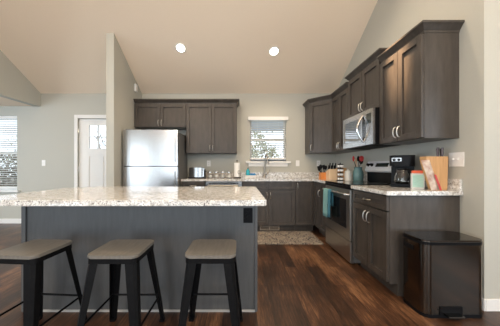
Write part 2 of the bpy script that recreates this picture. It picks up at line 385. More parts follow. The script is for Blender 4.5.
t = thing('hedge', 'low pale shrub at the lower right of the kitchen window', 'shrub', (2.35, 11, -.35)); nrm_build(leaf_cloud((0,0,1.2), .75, .5, 1.2, 1300, .07), 'foliage', 'leafy', t); MB().tube([(0,0,0),(0,0,1)], .05).build('stem', 'bark', t)
t = thing('hedge', 'dense brown hedge behind the lower half of the far left window', 'hedge', (-8.2, 8.0, -.35)); nrm_build(leaf_cloud((0,0,.95), 2.1, .6, 1.02, 6500, .07), 'foliage', 'hedge', t)
mb = MB()
for k in range(7): mb.tube([(-1.5+k*.5, 0, 0), (-1.5+k*.5, .05, 1.2)], .035, 6)
mb.build('stem', 'bark', t)

# ------------------------------------------------------------ cabinets
def handle(parent, x, y, z, L=.105, horiz=False, out=.03, name='handle'):
    mb = MB(); pts = []
    for k in range(9):
        a = PI*k/8; u = -math.cos(a)*L/2; v = math.sin(a)**.8*out if 0 < k < 8 else 0
        pts.append((x+u, y-v, z) if horiz else (x, y-v, z+u))
    mb.tube(pts, [.0065,.0055,.005,.005,.005,.005,.005,.0055,.0065], 8)
    return mb.build(name, 'nickel', parent)
def shaker(parent, x0, x1, z0, z1, m='stain', rail=.058, th=.023, name='door', y=0):
    mb = MB(); g = .003; x0 += g; x1 -= g; z0 += g; z1 -= g; b = .0015
    mb.box(x0, x0+rail, y-th, y, z0, z1, b, seg=1); mb.box(x1-rail, x1, y-th, y, z0, z1, b, seg=1)
    mb.box(x0+rail, x1-rail, y-th, y, z0, z0+rail, b, seg=1); mb.box(x0+rail, x1-rail, y-th, y, z1-rail, z1, b, seg=1)
    mb.box(x0+rail-.001, x1-rail+.001, y-th*.2, y-.001, z0+rail-.001, z1-rail+.001)
    return mb.build(name, m, parent, smooth=False)
def sweep(path, prof, closed=False):
    """profile (out, z) swept along an xy path with mitred corners; outside lies to the right of travel"""
    mb = MB(); P = [Vector((*p, 0)) for p in path]; rings = []
    for i, p in enumerate(P):
        ns = []
        if i > 0: d = (P[i]-P[i-1]).normalized(); ns.append(Vector((d.y, -d.x, 0)))
        if i < len(P)-1: d = (P[i+1]-P[i]).normalized(); ns.append(Vector((d.y, -d.x, 0)))
        n = sum(ns, Vector()).normalized(); k = 1/max(.3, n.dot(ns[0]))
        rings.append([mb.bm.verts.new(p+n*(o_*k)+Vector((0,0,z))) for o_, z in prof])
    m_ = len(prof)
    for i in range(len(rings)-1):
        for k in range(m_): mb.bm.faces.new((rings[i][k], rings[i][(k+1) % m_], rings[i+1][(k+1) % m_], rings[i+1][k]))
    mb.bm.faces.new(rings[0][::-1]); mb.bm.faces.new(rings[-1]); return mb
def crown(parent, path, z, mt='stain'):
    prof = [(-.012, z), (.004, z), (.006, z+.018), (.016, z+.026), (.040, z+.058), (.050, z+.064), (.050, z+.08), (-.012, z+.08)]
    return sweep(path, prof).build('crown_molding', mt, parent, ang=25)
def carcass(parent, w, d, z0, z1, toe=False, mt='stain', rightfull=False, leftfull=False):
    mb = MB(); t = .018; zb = z0+(.105 if toe else 0)
    def side(xa, xb):
        if toe: mb.prism([(0, zb), (.07, zb), (.07, 0), (d, 0), (d, z1), (0, z1)], 'x', xa, xb)
        else: mb.box(xa, xb, 0, d, z0, z1)
    side(0, t); side(w-t, w)
    mb.box(t, w-t, d-.01, d, zb, z1); mb.box(t, w-t, .02, d-.01, zb, zb+t)
    if not toe: mb.box(t, w-t, .02, d-.01, z1-t, z1)
    mb.box(t, w-t, 0, .02, zb, z1)
    if toe: mb.box(t, w-t, .07, .085, 0, zb)
    return mb.build('body', mt, parent, smooth=False)

def wallcab(lab, loc, rz, w, d, z0, z1, doors, hz, crown_path=None, group=None, hx=None):
    t = thing('wall_cabinet', lab, 'cabinet', (loc[0], loc[1], z0), rz, group); h = z1-z0
    carcass(t, w, d, 0, h)
    for (a, b, side) in doors:
        dd = shaker(t, a, b, .004, h-.004)
        hxx = b-.028 if side == 'r' else a+.028
        if hx is not None: hxx = hx
        handle(dd, hxx, -.023, hz-z0)
    if crown_path: crown(t, crown_path, h)
    return t
EPS = .001
# over the fridge, and the tall pair
d = .325
wallcab('wide short dark wood wall cabinet above the refrigerator', (-1.945, BW-EPS-d, 0), 0, .952, d, 1.85, 2.286, [(0, .476, 'r'), (.476, .952, 'l')], 1.93, [(0, d), (0, 0), (.952, 0)][1:] )
wallcab('tall two-door dark wood wall cabinet left of the kitchen window', (-.99, BW-EPS-d, 0), 0, .93, d, 1.372, 2.286, [(0, .465, 'r'), (.465, .93, 'l')], 1.47, [(0, 0), (.93, 0), (.93, d)])
# diagonal corner cabinet
t = thing('corner_cabinet', 'dark wood diagonal corner wall cabinet right of the kitchen window', 'cabinet', (0, 0, 1.372))
cx0, cy0, cx1, cy1 = 1.292, BW-.325, 1.60, 4.0
poly = [(cx0, BW-EPS), (cx0, cy0), (cx1, cy1), (RW-EPS, cy1), (RW-EPS, BW-EPS)]
MB().prism(poly, 'z', 0, .914).build('body', 'stain', t, smooth=False)
L = math.hypot(cx1-cx0, cy0-cy1); ang = math.atan2(cy1-cy0, cx1-cx0)
dd = shaker(t, 0, L, .004, .91); dd.location = (cx0, cy0, 0); dd.rotation_euler = (0,0,ang); handle(dd, .035, -.02, .10)
crown(t, [(cx0, BW-EPS), (cx0, cy0), (cx1, cy1), (cx1, cy1-.001)], .914)
# right wall run; local x = far -> near, local y = towards the wall
XU = 1.60; du = RW-EPS-XU
wallcab('dark wood wall cabinet between the corner cabinet and the microwave', (XU, 3.999, 0), -PI/2, .607, du, 1.372, 2.286, [(0, .303, 'r'), (.303, .607, 'l')], 1.46, [(.002, 0), (.607, 0)])
wallcab('raised dark wood wall cabinet directly above the microwave', (XU, 3.390, 0), -PI/2, .762, du, 1.80, 2.366, [(0, .381, 'r'), (.381, .762, 'l')], 1.90, [(0, du), (0, 0), (.762, 0), (.762, du)])
wallcab('large two-door dark wood wall cabinet nearest the camera on the right wall', (XU, 2.627, 0), -PI/2, .612, du, 1.372, 2.286, [(0, .306, 'r'), (.306, .612, 'l')], 1.47, [(0, 0), (.612, 0), (.612, du)])

# base cabinets
FB = BW-.61   # face plane of back run = 4.0
def basecab(lab, loc, rz, w, d, fronts, group=None, top=.876):
    t = thing('base_cabinet', lab, 'cabinet', loc, rz, group); carcass(t, w, d, 0, top, toe=True)
    for f in fronts:
        kind, a, b, z0, z1 = f[:5]; hs = f[5:]
        dd = shaker(t, a, b, z0, z1, name=kind, rail=.058 if kind == 'door' else .04)
        for (hx, hz, hor) in hs: handle(dd, hx, -.023, hz, horiz=hor)
    return t
basecab('narrow dark wood base cabinet between refrigerator and dishwasher', (-1.005, FB, 0), 0, .405, .609, [('drawer', 0, .405, .73, .868, (.2, .80, True)), ('door', 0, .405, .12, .725, (.37, .64, False))])
basecab('dark grey sink base cabinet with two doors under the kitchen window', (.037, FB, 0), 0, .912, .609,
        [('drawer_front', 0, .456, .73, .868), ('drawer_front', .456, .912, .73, .868), ('door', 0, .456, .12, .725, (.425, .63, False)), ('door', .456, .912, .12, .725, (.487, .63, False))])
basecab('narrow full-door dark base cabinet at the back right corner', (.951, FB, 0), 0, .325, .609, [('door', 0, .32, .12, .868, (.035, .79, False))])
XF = 1.295
basecab('dark corner base cabinet left of the range', (XF, FB-.001, 0), -PI/2, .606, .609-.0, [('door', .27, .604, .12, .868, (.305, .70, False)), ('filler', .02, .265, .12, .868)])
nb = basecab('dark base cabinet with one drawer and two doors nearest the camera', (XF, 2.622, 0), -PI/2, .612, .609,
        [('drawer', 0, .612, .735, .868, (.306, .80, True)), ('door', 0, .306, .12, .73, (.275, .625, False)), ('door', .306, .612, .12, .73, (.337, .625, False))])
# toe-kick vent
t = thing('floor_register', 'tan slotted vent in the toe kick under the sink cabinet', 'vent', (.52, FB+.069, .052))
M['tan'] = mat('tan_vent_paint', (.34,.28,.22), .5)
mb = MB(); mb.box(-.17, .17, -.008, 0, -.04, .04, .002); mb.build('frame', 'tan', t)
mb = MB()
for a in (-.155, .01):
    for k in range(12): mb.box(a+k*.0122, a+k*.0122+.006, -.010, -.0078, -.026, .026)
mb.build('grille', 'dark', t, smooth=False)

# countertops
CT = .9145
t = thing('countertop', 'speckled granite worktop along the back wall and corner', 'countertop', (0, 0, .877))
mb = MB(); h = .037; SK = (.16, .83, 4.07, 4.44); y0 = FB-.045; xl = -1.008; xr = 1.25
for (a, b, c, d_) in ((xl, SK[0], y0, BW-EPS), (SK[0], SK[1], y0, SK[2]), (SK[0], SK[1], SK[3], BW-EPS), (SK[1], RW-EPS, y0, BW-EPS), (xr, RW-EPS, 3.395, y0)):
    mb.box(a, b, c, d_, 0, h)
bmesh.ops.remove_doubles(mb.bm, verts=mb.bm.verts, dist=.0001)
mb.build('slab', 'granite', t, smooth=False)
MB().box(xl, RW-EPS-.02, BW-.022, BW-EPS, h, h+.10, .002).build('backsplash', 'granite', t)
MB().box(RW-.022, RW-EPS, 3.395, BW-EPS, h, h+.10, .002).build('backsplash', 'granite', t)
t2 = thing('countertop', 'short speckled granite worktop right of the range', 'countertop', (0, 0, .877))
MB().box(xr, RW-EPS, 1.975, 2.622, 0, h, .004).build('slab', 'granite', t2)
MB().box(RW-.022, RW-EPS, 1.985, 2.622, h, h+.10, .002).build('backsplash', 'granite', t2)
# sink
mb = MB(); a, b, c, e = SK; z0 = .70; z1 = .876; w_ = .004
mb.box(a-.01, b+.01, c-.01, e+.01, z0, z0+w_)
for bx in ((a-.01, a-.01+w_, c-.01, e+.01), (b+.01-w_, b+.01, c-.01, e+.01), (a-.006, b+.006, c-.01, c-.006), (a-.006, b+.006, e+.006, e+.01)): mb.box(*bx, z0+w_, z1)
tag(mb.build('sink', 'steel', smooth=False), 'stainless undermount sink below the kitchen window', 'sink')
# faucet
t = thing('faucet', 'tall brushed nickel pull-down faucet at the kitchen sink', 'faucet', (.475, 4.52, CT))
M['faucetmetal'] = mat('dark_brushed_nickel', (.34,.32,.29), .28, 1)
MB().lathe([(.03,0),(.03,.008),(.022,.02),(.019,.07)]).build('base', 'faucetmetal', t)
pts = [(0, 0, .03), (.008, 0, .18), (.018, 0, .38)]+[(.02+.002*k, -.075+.075*math.cos(a), .38+.075*math.sin(a)) for k, a in enumerate([PI*k/10 for k in range(1, 11)])]
MB().tube(pts, .0135, 10).build('spout', 'faucetmetal', t)
MB().tube([(.04, -.15, .375), (.042, -.15, .32), (.044, -.15, .25)], [.015, .02, .024], 12).build('spray_head', 'faucetmetal', t)
MB().tube([(.0, -.0, .055), (.05, -.0, .065), (.075, 0, .08), (.105, 0, .15)], [.013,.012,.009,.007], 8).build('lever', 'faucetmetal', t)

# ------------------------------------------------------------ fridge
t = thing('refrigerator', 'stainless top-freezer refrigerator beside the partition wall', 'refrigerator', (-1.908, 3.78, 0))
w, h = .888, 1.727
MB().box(.004, w-.004, .075, .74, .03, h-.02, .006).build('cabinet', 'fridgeside', t)
def fdoor(z0, z1, name):
    mb = MB(); N = 14; pts = [(0, .07), (0, .012)]
    for k in range(N+1):
        u = k/N; pts.append((.006+u*(w-.012), .012-.012*math.sin(PI*u)**.5))
    pts += [(w, .012), (w, .07)]
    mb.prism(pts, 'z', z0, z1); return mb.build(name, 'steel', t, ang=40)
f1 = fdoor(1.138, h, 'freezer_door'); f2 = fdoor(.06, 1.126, 'fridge_door')
MB().box(0.02, w-.02, .03, .07, 1.126, 1.138).build('gasket', 'dark', t)
MB().box(.02, .10, .0, .05, 1.127, 1.137).build('hinge', 'blackplastic', t)
for f, za, zb in ((f1, 1.20, 1.62), (f2, .55, 1.05)):
    MB().box(w-.045, w-.035, -.002, .012, za, zb, .001).build('recessed_handle', 'fridgeside', f)
MB().box(.03, w-.03, .09, .7, 0, .03).build('toe_grille', 'dark', t)
MB().box(.03, .10, .02, .12, h, h+.014, .003).build('hinge_cap', 'fridgeside', t)

# dishwasher
t = thing('dishwasher', 'stainless dishwasher under the back counter', 'dishwasher', (-.595, FB, 0))
w = .625
MB().box(.005, w-.005, .03, .58, .1, .872).build('tub', 'fridgeside', t)
MB().box(.003, w-.003, -.022, .028, .115, .78, .004).build('door', 'steel', t)
p = MB().box(.003, w-.003, -.022, .028, .785, .872, .004).build('control_panel', 'steel', t)
mb = MB(); mb.box(.06, w-.06, -.024, -.021, .835, .85, .0); mb.build('button_strip', 'blackplastic', p)
MB().tube([(.05, -.022, .80), (.08, -.055, .80), (w-.08, -.055, .80), (w-.05, -.022, .80)], .011).build('handle', 'nickel', t)
MB().box(.005, w-.005, .05, .07, 0, .1).build('toe_panel', 'dark', t)

# ------------------------------------------------------------ range
t = thing('range', 'stainless electric range with black glass top between the base cabinets', 'range', (XF, 3.389, 0), -PI/2)
w = .76
MB().box(.002, w-.002, .0, .595, .03, .895).build('body', 'fridgeside', t)
MB().box(.01, w-.01, .06, .58, 0, .03).build('plinth', 'dark', t)
d1 = MB().box(.0, w, -.048, -.001, .275, .858, .006).build('oven_door', 'rangesteel', t)
MB().box(.075, w-.095, -.051, -.047, .40, .74, .001).build('oven_window', 'blackglass', d1)
MB().tube([(.03, -.048, .80), (.03, -.092, .805), (w-.03, -.092, .805), (w-.03, -.048, .80)], .013, 10).build('door_handle', 'rangesteel', d1)
d2 = MB().box(.0, w, -.045, -.001, .025, .268, .006).build('storage_drawer', 'rangesteel', t)
MB().box(.08, w-.08, -.048, -.044, .205, .225, .001).build('drawer_grip', 'rangesteel', d2)
ct = MB().box(-.0, w, -.052, .52, .896, .922, .004).build('cooktop', 'blackglass', t)
MB().box(0, w, -.053, -.0, .862, .895, .004).build('front_trim', 'blackplastic', t)
for (x, y, r) in ((.2,.12,.1),(.56,.12,.08),(.2,.38,.08),(.56,.38,.1)):
    MB().lathe([(r-.004, 0), (r-.004, .0008), (r, .0008), (r, 0)], c=(x, y, .9222), n=32, closed=True).build('burner_ring', 'fridgeside', ct)
MB().box(.004, w-.004, .56, .60, .90, 1.06, .003).build('backguard_base', 'blackplastic', t)
mb = MB(); mb.prism([(.545, 1.05), (.602, 1.05), (.602, 1.195), (.575, 1.20), (.535, 1.10), (.525, 1.07)], 'x', 0, w, .004)
bgd = mb.build('backguard', 'backsteel', t)
m4 = Matrix.Translation((0, .553, 1.148)) @ Matrix.Rotation(-.38, 4, 'X')
MB().box(.24, .50, -.004, .001, -.028, .024, 0, m4).build('display', 'screen', bgd)
for x in (.06, .15, .61, .70):
    MB().lathe([(.024,0),(.024,.006),(.019,.01),(.017,.03)], n=18, mtx=m4 @ Matrix.Rotation(PI/2, 4, 'X'), c=(x, 0, 0)).build('knob', 'blackplastic', bgd)
# towels over the oven handle
def towel(lab, xa, xb, m, L1, L2):
    mb = MB(); bm = mb.bm; n = 10; prof = []
    yc, zc, r = -.092, .805, .0165
    prof += [(yc-r-.002, zc-L1*(1-k/6)) for k in range(6)]
    prof += [(yc-r*math.cos(a), zc+r*math.sin(a)) for a in [PI*k/6 for k in range(7)]]
    prof += [(yc+r+.001, zc-L2*k/4) for k in range(1, 5)]
    G = []
    for j in range(n+1):
        u = j/n; x = xa+(xb-xa)*u; row = []
        for i, (y, z) in enumerate(prof):
            hang = max(0, (zc-z))/L1; row.append(bm.verts.new((x+.006*hang*math.sin(3*u), y-(.005*hang*(1+math.sin(u*9))) if i < 6 else y, z)))
        G.append(row)
    for j in range(n):
        for i in range(len(prof)-1): bm.faces.new((G[j][i], G[j][i+1], G[j+1][i+1], G[j+1][i]))
    o = mb.build('dish_towel', m); md = o.modifiers.new('t', 'SOLIDIFY'); md.thickness = .003; md.offset = 0
    o.matrix_world = Matrix.Translation((XF, 3.389, 0)) @ Matrix.Rotation(-PI/2, 4, 'Z')
    tag(o, lab, 'towel'); return o
towel('light teal dish towel hanging over the oven door handle', .09, .25, 'towel', .37, .2)
towel('darker blue-teal towel beside the light teal towel on the oven handle', .265, .35, 'towelblue', .35, .2)

# ------------------------------------------------------------ microwave
t = thing('microwave', 'stainless over-the-range microwave with curved handle', 'microwave', (1.505, 3.387, 1.378), -PI/2)
w, h = .757, .42; dpt = RW-EPS-1.505
MB().box(.002, w-.002, .03, dpt, .0, h, .003).build('case', 'blackplastic', t)
dr_ = MB().box(0, w*.80, .0, .029, .005, h, .004).build('door', 'steel', t)
M['mirrorglass'] = mat('mirror_glass', (.30,.30,.30), .06, .9)
MB().box(.035, w*.80-.12, -.002, .001, .075, h-.07, .0).build('door_window', 'mirrorglass', dr_)
cp = MB().box(w*.80+.002, w, .0, .029, .005, h, .004).build('control_panel', 'steel', t)
MB().box(w*.80+.018, w-.035, -.0015, .001, .25, h-.05).build('display', 'screen', cp)
MB().prism([(w*.80-.062+.062*math.sin(PI*k/12), .04+.34*k/12) for k in range(13)]+[(w*.80-.062-.012*math.sin(PI*k/12), .38-.34*k/12) for k in range(1, 12)], 'y', -.003, .002).build('handle_recess', 'blackglass', dr_)
pts = [(w*.80-.06, -.0+(-.07*math.sin(PI*k/10)), .05+.32*k/10) for k in range(11)]
pts2 = [(w*.80-.06+.055*math.sin(PI*k/10), -.0-.045*math.sin(PI*k/10), .05+.32*k/10) for k in range(11)]
MB().tube(pts, .014, 10).build('handle', 'chrome', dr_)
MB().box(.05, w-.05, .05, dpt-.05, -.006, 0).build('vent_grille', 'dark', t)

# ------------------------------------------------------------ island
t = thing('kitchen_island', 'long blue-grey kitchen island body below the granite top', 'kitchen island', (-.775, 1.79, 0))
xa, xb, ya, yb = -.915, .91, 0, .66
MB().box(xa+.012, xb-.012, .012, yb, .0, .875).build('body', 'island', t)
for a, b in ((xa, xa+.035), (xb-.02, xb)): MB().box(a, b, 0, .03, 0, .875, .002).build('corner_post', 'island', t)
M['shoe'] = mat('pale_grey_caulk_strip', (.42,.41,.40), .5)
MB().box(xa+.035, xb-.02, .0, .012, 0, .014, .001).build('shoe_strip', 'shoe', t)
for k in range(3):
    xx = xa+.03+k*.6; dd = shaker(t, -xx-.58, -xx, .12, .86, 'island'); dd.rotation_euler = (0,0,PI); dd.location = (0, yb, 0)
    handle(dd, -xx-.54, -.02, .7)
t = thing('island_countertop', 'wide speckled granite slab on top of the island', 'countertop', (0, 0, .877))
x0, x1, y0, y1 = -1.72, .167, 1.44, 2.445; pts = []
def arc(cx, cy, r, a0, a1, n=6): return [(cx+r*math.cos(math.radians(a0+(a1-a0)*k/n)), cy+r*math.sin(math.radians(a0+(a1-a0)*k/n))) for k in range(n+1)]
pts += arc(x1-.02, y0+.02, .02, -90, 0, 4)+arc(x1-.03, y1-.03, .03, 0, 90, 4)+arc(x0+.25, y1-.25, .25, 90, 180, 10)+arc(x0+.05, y0+.05, .05, 180, 270, 5)
MB().prism(pts, 'z', 0, .037, .004).build('slab', 'granite', t)
# island outlet (black)
def outlet(name, lab, loc, rz, m, mi, kind, w=.072, h=.117, n=1, cat='outlet'):
    t = thing(name, lab, cat, loc, rz)
    MB().box(-w/2, w/2, -.006, 0, -h/2, h/2, .002).build('cover_plate', m, t)
    for k in range(n):
        x = (k-(n-1)/2)*.046
        if kind == 'outlet':
            for z in (-.02, .02):
                r = MB().box(x-.016, x+.016, -.008, -.006, z-.014, z+.014, .003).build('socket', m, t)
                MB().box(x-.007, x-.004, -.0085, -.0079, z-.006, z+.006).box(x+.004, x+.007, -.0085, -.0079, z-.006, z+.006).build('slot', mi, r)
        else:
            MB().box(x-.005, x+.005, -.018, -.006, -.004, .012, .002).build('toggle', m, t)
    return t
outlet('power_outlet', 'black power outlet on the right end of the island front', (.062, 1.801, .745), 0, 'blackplastic', 'dark', 'outlet')
outlet('light_switch', 'white light switch between the left window and entry door', (-3.90, BW, 1.20), 0, 'white', 'dark', 'switch', cat='switch')
outlet('power_outlet', 'white outlet on the back wall above the toaster', (-.62, BW, 1.19), 0, 'white', 'dark', 'outlet')
outlet('light_switch', 'white switch plate right of the kitchen window', (1.145, BW, 1.195), 0, 'white', 'dark', 'switch', cat='switch')
outlet('power_outlet', 'white outlet behind the black utensils in the back corner', (1.56, BW, 1.19), 0, 'white', 'dark', 'outlet')
outlet('light_switch', 'white double switch plate near the end of the right wall', (RW, 2.04, 1.186), -PI/2, 'white', 'dark', 'switch', w=.145, h=.125, n=2, cat='switch')
tag(MB().box(PX, PX+.03, 4.28, 4.36, 2.52, 2.66, .005).build('door_chime', 'white'), 'small white box high on the partition wall above the cabinet', 'chime')

# ------------------------------------------------------------ stools
def make_stool(lab):
    t = thing('counter_stool', lab, 'stool', (0,0,0), 0, 'counter stools along the island'); Hs = .61
    pts = arc(.117, -.117, .033, -90, 0, 5)+arc(.117, .117, .033, 0, 90, 5)+arc(-.117, .117, .033, 90, 180, 5)+arc(-.117, -.117, .033, 180, 270, 5)
    MB().prism(pts, 'z', Hs-.02, Hs, .005).build('seat', 'stoolwood', t)
    pts2 = [(x*.975, y*.975) for x, y in pts]; pin = [(x*.94, y*.94) for x, y in pts]
    mb = MB(); n = len(pts2)
    V = [[mb.bm.verts.new((x*k, y*k, z)) for x, y in q] for q, z, k in ((pts2, Hs-.0205, 1), (pts2, Hs-.05, 1.01), (pin, Hs-.05, 1.01), (pin, Hs-.0205, 1))]
    for a in range(4):
        for i in range(n): mb.bm.faces.new((V[a][i], V[a][(i+1) % n], V[(a+1) % 4][(i+1) % n], V[(a+1) % 4][i]))
    mb.build('apron', 'blackmetal', t)
    for sx in (-1, 1):
        for sy in (-1, 1):
            mb = MB(); zt, zb = Hs-.024, 0; ct, cb = (.137*sx, .142*sy), (.196*sx, .222*sy); wt, wb, th = .062, .036, .004
            def sec(c, w, z):   # L section with a small chamfered corner
                x, y = c; ax, ay = -sx, -sy; k = w*.28
                return [(x+ax*w, y, z), (x+ax*k, y, z), (x, y+ay*k, z), (x, y+ay*w, z), (x+ax*th, y+ay*w, z), (x+ax*th, y+ay*(k+th*.4), z), (x+ax*(k+th*.4), y+ay*th, z), (x+ax*w, y+ay*th, z)]
            mb.hull8(sec(cb, wb, .012), sec(ct, wt, zt)); mb.build('leg', 'blackmetal', t, ang=20)
            MB().box(cb[0]-(.036 if sx > 0 else 0), cb[0]+(.036 if sx < 0 else 0), cb[1]-(.036 if sy > 0 else 0), cb[1]+(.036 if sy < 0 else 0), 0, .013, .003).build('foot', 'blackplastic', t)
    z = .20; f = z/Hs; X = .196-(.059)*f-.008; Y = .222-.08*f-.008
    for a, b in (((-X, -Y), (X, -Y)), ((-X, Y), (X, Y)), ((-X, -Y), (-X, Y)), ((X, -Y), (X, Y))):
        MB().tube([(*a, z), (*b, z)], .007, 8).build('footrest', 'blackmetal', t)
    return t
st = make_stool('metal stool with grey wood seat, rightmost of three, near the black outlet')
st.location = (-.175, 1.49, 0)
s2 = copy_tree(st); s2.location = (-.745, 1.485, 0); s2['label'] = 'metal stool with grey wood seat, middle one of three at the island'
s3 = copy_tree(st); s3.location = (-1.315, 1.485, 0); s3.rotation_euler = (0,0,math.radians(-4)); s3['label'] = 'metal stool with grey wood seat, leftmost of three, cut by the photo edge'

# ------------------------------------------------------------ trash can
t = thing('trash_can', 'tall dark stainless step trash can beside the near base cabinet', 'trash can', (1.362, 1.72, 0)); w, dd_, h = .468, .255, .575
def rr(x0, x1, y0, y1, r, n=6): return arc(x1-r, y0+r, r, -90, 0, n)+arc(x1-r, y1-r, r, 0, 90, n)+arc(x0+r, y1-r, r, 90, 180, n)+arc(x0+r, y0+r, r, 180, 270, n)
MB().prism(rr(.0, w, 0, dd_, .06, 12), 'z', .025, h-.035).build('body', 'steeldark', t)
MB().prism(rr(-.003, w+.003, -.003, dd_+.003, .063, 12), 'z', 0, .025, .004).build('base', 'blackplastic', t)
MB().prism(rr(-.003, w+.003, -.003, dd_+.003, .063, 12), 'z', h-.036, h-.014, .003).build('rim', 'blackplastic', t)
MB().prism(rr(.0, w, 0, dd_, .06, 12), 'z', h-.014, h, .004).build('lid', 'steeldark', t)
pd = MB().box(.14, .26, -.055, -.003, .03, .040, .003).build('pedal', 'steeldark', t)
MB().box(.115, .285, -.006, .0, .022, .085, .002).build('pedal_recess', 'blackplastic', t)
MB().box(-.003, .001, .10, .20, h-.105, h-.07, .001).build('side_grip', 'blackplastic', t)

# ------------------------------------------------------------ rug
o = MB().box(-.25, 1.215, 3.35, 4.03, .0, .009, .003).build('rug', 'rug'); tag(o, 'beige and brown patterned rug on the floor before the sink', 'rug')

# ------------------------------------------------------------ things on the back counter
CT = .9145
t = thing('toaster', 'stainless two-slot toaster on the back counter beside the refrigerator', 'toaster', (-.79, 4.28, CT))
MB().prism([(-.14+.28*k/14, -.055-.035*math.sin(PI*k/14)**.8) for k in range(15)]+[(.14-.28*k/14, .055+.03*math.sin(PI*k/14)) for k in range(15)], 'z', .022, .195, .018).build('shell', 'toaster', t)
MB().box(-.15, .15, -.092, .092, 0, .022, .004).build('base', 'blackplastic', t)
MB().box(.14, .15, -.07, .07, .022, .16, .003).build('end_panel', 'blackplastic', t)
MB().box(.15, .17, -.015, .015, .11, .125, .002).build('lever', 'blackplastic', t)
MB().box(-.11, .11, -.045, -.02, .194, .1965).box(-.11, .11, .02, .045, .194, .1965).build('slots', 'dark', t)
jar = thing('glass_canister', '', 'canister', (-.545, 4.36, CT), 0, 'glass canisters on the back counter')
MB().lathe([(.046,0),(.052,.006),(.052,.085),(.044,.1),(.040,.1),(.048,.083),(.048,.01),(.0001,.008)], n=20).build('jar', 'glass', jar)
MB().lathe([(.044,.012),(.044,.055),(.0001,.056)], n=20).build('contents', 'cream', jar)
MB().lathe([(.047,.1005),(.047,.112),(.02,.118),(.016,.126),(.0001,.128)], n=20).build('lid', 'chrome', jar)
names = ['beside the toaster', 'second from the toaster', 'third from the toaster', 'beside the paper towel holder']
for k in range(4):
    j = jar if k == 0 else copy_tree(jar)
    j.location = (-.56+k*.118, 4.36, CT); j['label'] = 'small clear glass canister on the back counter, '+names[k]
t = thing('paper_towel_holder', 'paper towel roll on a dark scrolled stand beside the window', 'paper towel holder', (-.055, 4.36, CT))
MB().lathe([(.075,0),(.075,.012),(.03,.016)]).build('base', 'blackmetal', t)
MB().lathe([(.02,.018),(.056,.018),(.056,.285),(.02,.285)]).build('paper_roll', 'paper', t)
MB().tube([(0,0,.01),(0,0,.31)], .006).lathe([(.004,.305),(.014,.315),(.014,.325),(.004,.335)], n=12).build('rod', 'blackmetal', t)
pts = []
for k in range(22):
    a = k/21*2.2*PI; r = .045-.03*k/21; pts.append((.035+r*math.cos(a)*.6, -.062, .10+r*math.sin(a)+.0))
MB().tube([(.05,-.05,.012)]+pts, .0035, 6).build('scroll', 'blackmetal', t)
# sink caddy, bottle and sponge
t = thing('sink_tray', 'white soap tray at the left of the sink', 'tray', (.205, 4.50, CT)); mb = MB()
mb.box(-.105, .105, -.045, .045, 0, .006); mb.box(-.105, .105, -.045, -.039, .006, .045, .002); mb.box(-.105, .105, .039, .045, .006, .045, .002); mb.box(-.105, -.099, -.039, .039, .006, .045); mb.box(.099, .105, -.039, .039, .006, .045)
mb.build('tray', 'white', t)
t = thing('soap_bottle', 'cyan dish soap bottle standing in the sink tray', 'bottle', (.155, 4.50, CT+.0065))
MB().lathe([(.03,0),(.036,.01),(.036,.12),(.02,.15),(.014,.155)], n=16, sy=.7).build('bottle', 'cyan', t); MB().lathe([(.016,.1555),(.016,.18),(.008,.19)], n=12).build('cap', 'teal', t)
tag(MB().box(-.055, .055, -.03, .03, 0, .075, .008).build('sponge', 'blue'), 'bright blue sponge in the sink tray', 'sponge').location = (.248, 4.50, CT+.0065)

# corner group
def knife(parent_name, p, dirv, L, m, r=.008):
    d_ = Vector(dirv).normalized(); p = Vector(p)
    return MB().tube([p, p+d_*L*.5, p+d_*L], [r, r*1.25, r], 8)
t = thing('utensil_box', 'orange wooden utensil box full of black utensils in the corner', 'utensil holder', (1.385, 3.88, CT)); mb = MB()
w2, hh = .05, .115
mb.box(-w2, w2, -w2, w2, 0, .006); 
for q in ((-w2, w2, -w2, -w2+.006), (-w2, w2, w2-.006, w2), (-w2, -w2+.006, -w2+.006, w2-.006), (w2-.006, w2, -w2+.006, w2-.006)): mb.box(*q, .006, hh)
mb.build('box', 'orange', t)
for k, (x, y, lx, lz, kind) in enumerate([(-.03,-.02,-.05,.2,0),(-.01,.02,-.02,.23,1),(.01,-.02,.0,.22,0),(.03,.02,.03,.21,1),(.0,.03,-.06,.19,1)]):
    u = thing('kitchen_utensil', ['black ladle at the left of the orange box','black spoon leaning behind in the orange box','black turner in the middle of the orange box','black spoon at the right of the orange box','black spatula leaning left in the orange box'][k], 'utensil', (1.385+x, 3.88+y, CT+.008), 0, 'utensils in the orange box')
    MB().tube([(0,0,0), (lx*.35, 0, lz*.6), (lx*.7, 0, lz*.8)], .005, 6).build('handle', 'blackplastic', u)
    mh = Matrix.Translation((lx*.85, 0, lz*.9)) @ Matrix.Rotation(.25*(1 if lx > 0 else -1), 4, 'Y')
    if kind: MB().lathe([(.004,-.045),(.022,-.025),(.026,0),(.02,.025),(.004,.035)], n=12, mtx=mh, sy=.35).build('head', 'blackplastic', u)
    else: MB().box(-.024, .024, -.004, .004, -.04, .035, .003, mh).build('head', 'blackplastic', u)
t = thing('knife_block', 'light wood knife block with black handled knives in the corner', 'knife block', (1.49, 3.77, CT))
MB().prism([(-.07,0),(.07,0),(.07,.13),(-.05,.175),(-.07,.17)], 'x', -.07, .06, .003).build('block', 'lightwood', t)
for i in range(3):
    for j in range(2):
        x = -.05+i*.045; y = -.035+j*.05; z = .165-(y+.05)*.37
        knife('knife', (x, y, z), (0, -.25, 1), .115-.02*j, 'blackplastic', .0085).build('knife_handle', 'blackplastic', t)
t = thing('spice_rack', 'tiered black and white spice rack beside the knife block', 'spice rack', (1.50, 3.47, CT))
MB().box(-.045, .045, -.045, .045, 0, .01, .002).tube([(0,0,0),(0,0,.27)], .006).build('stand', 'blackmetal', t)
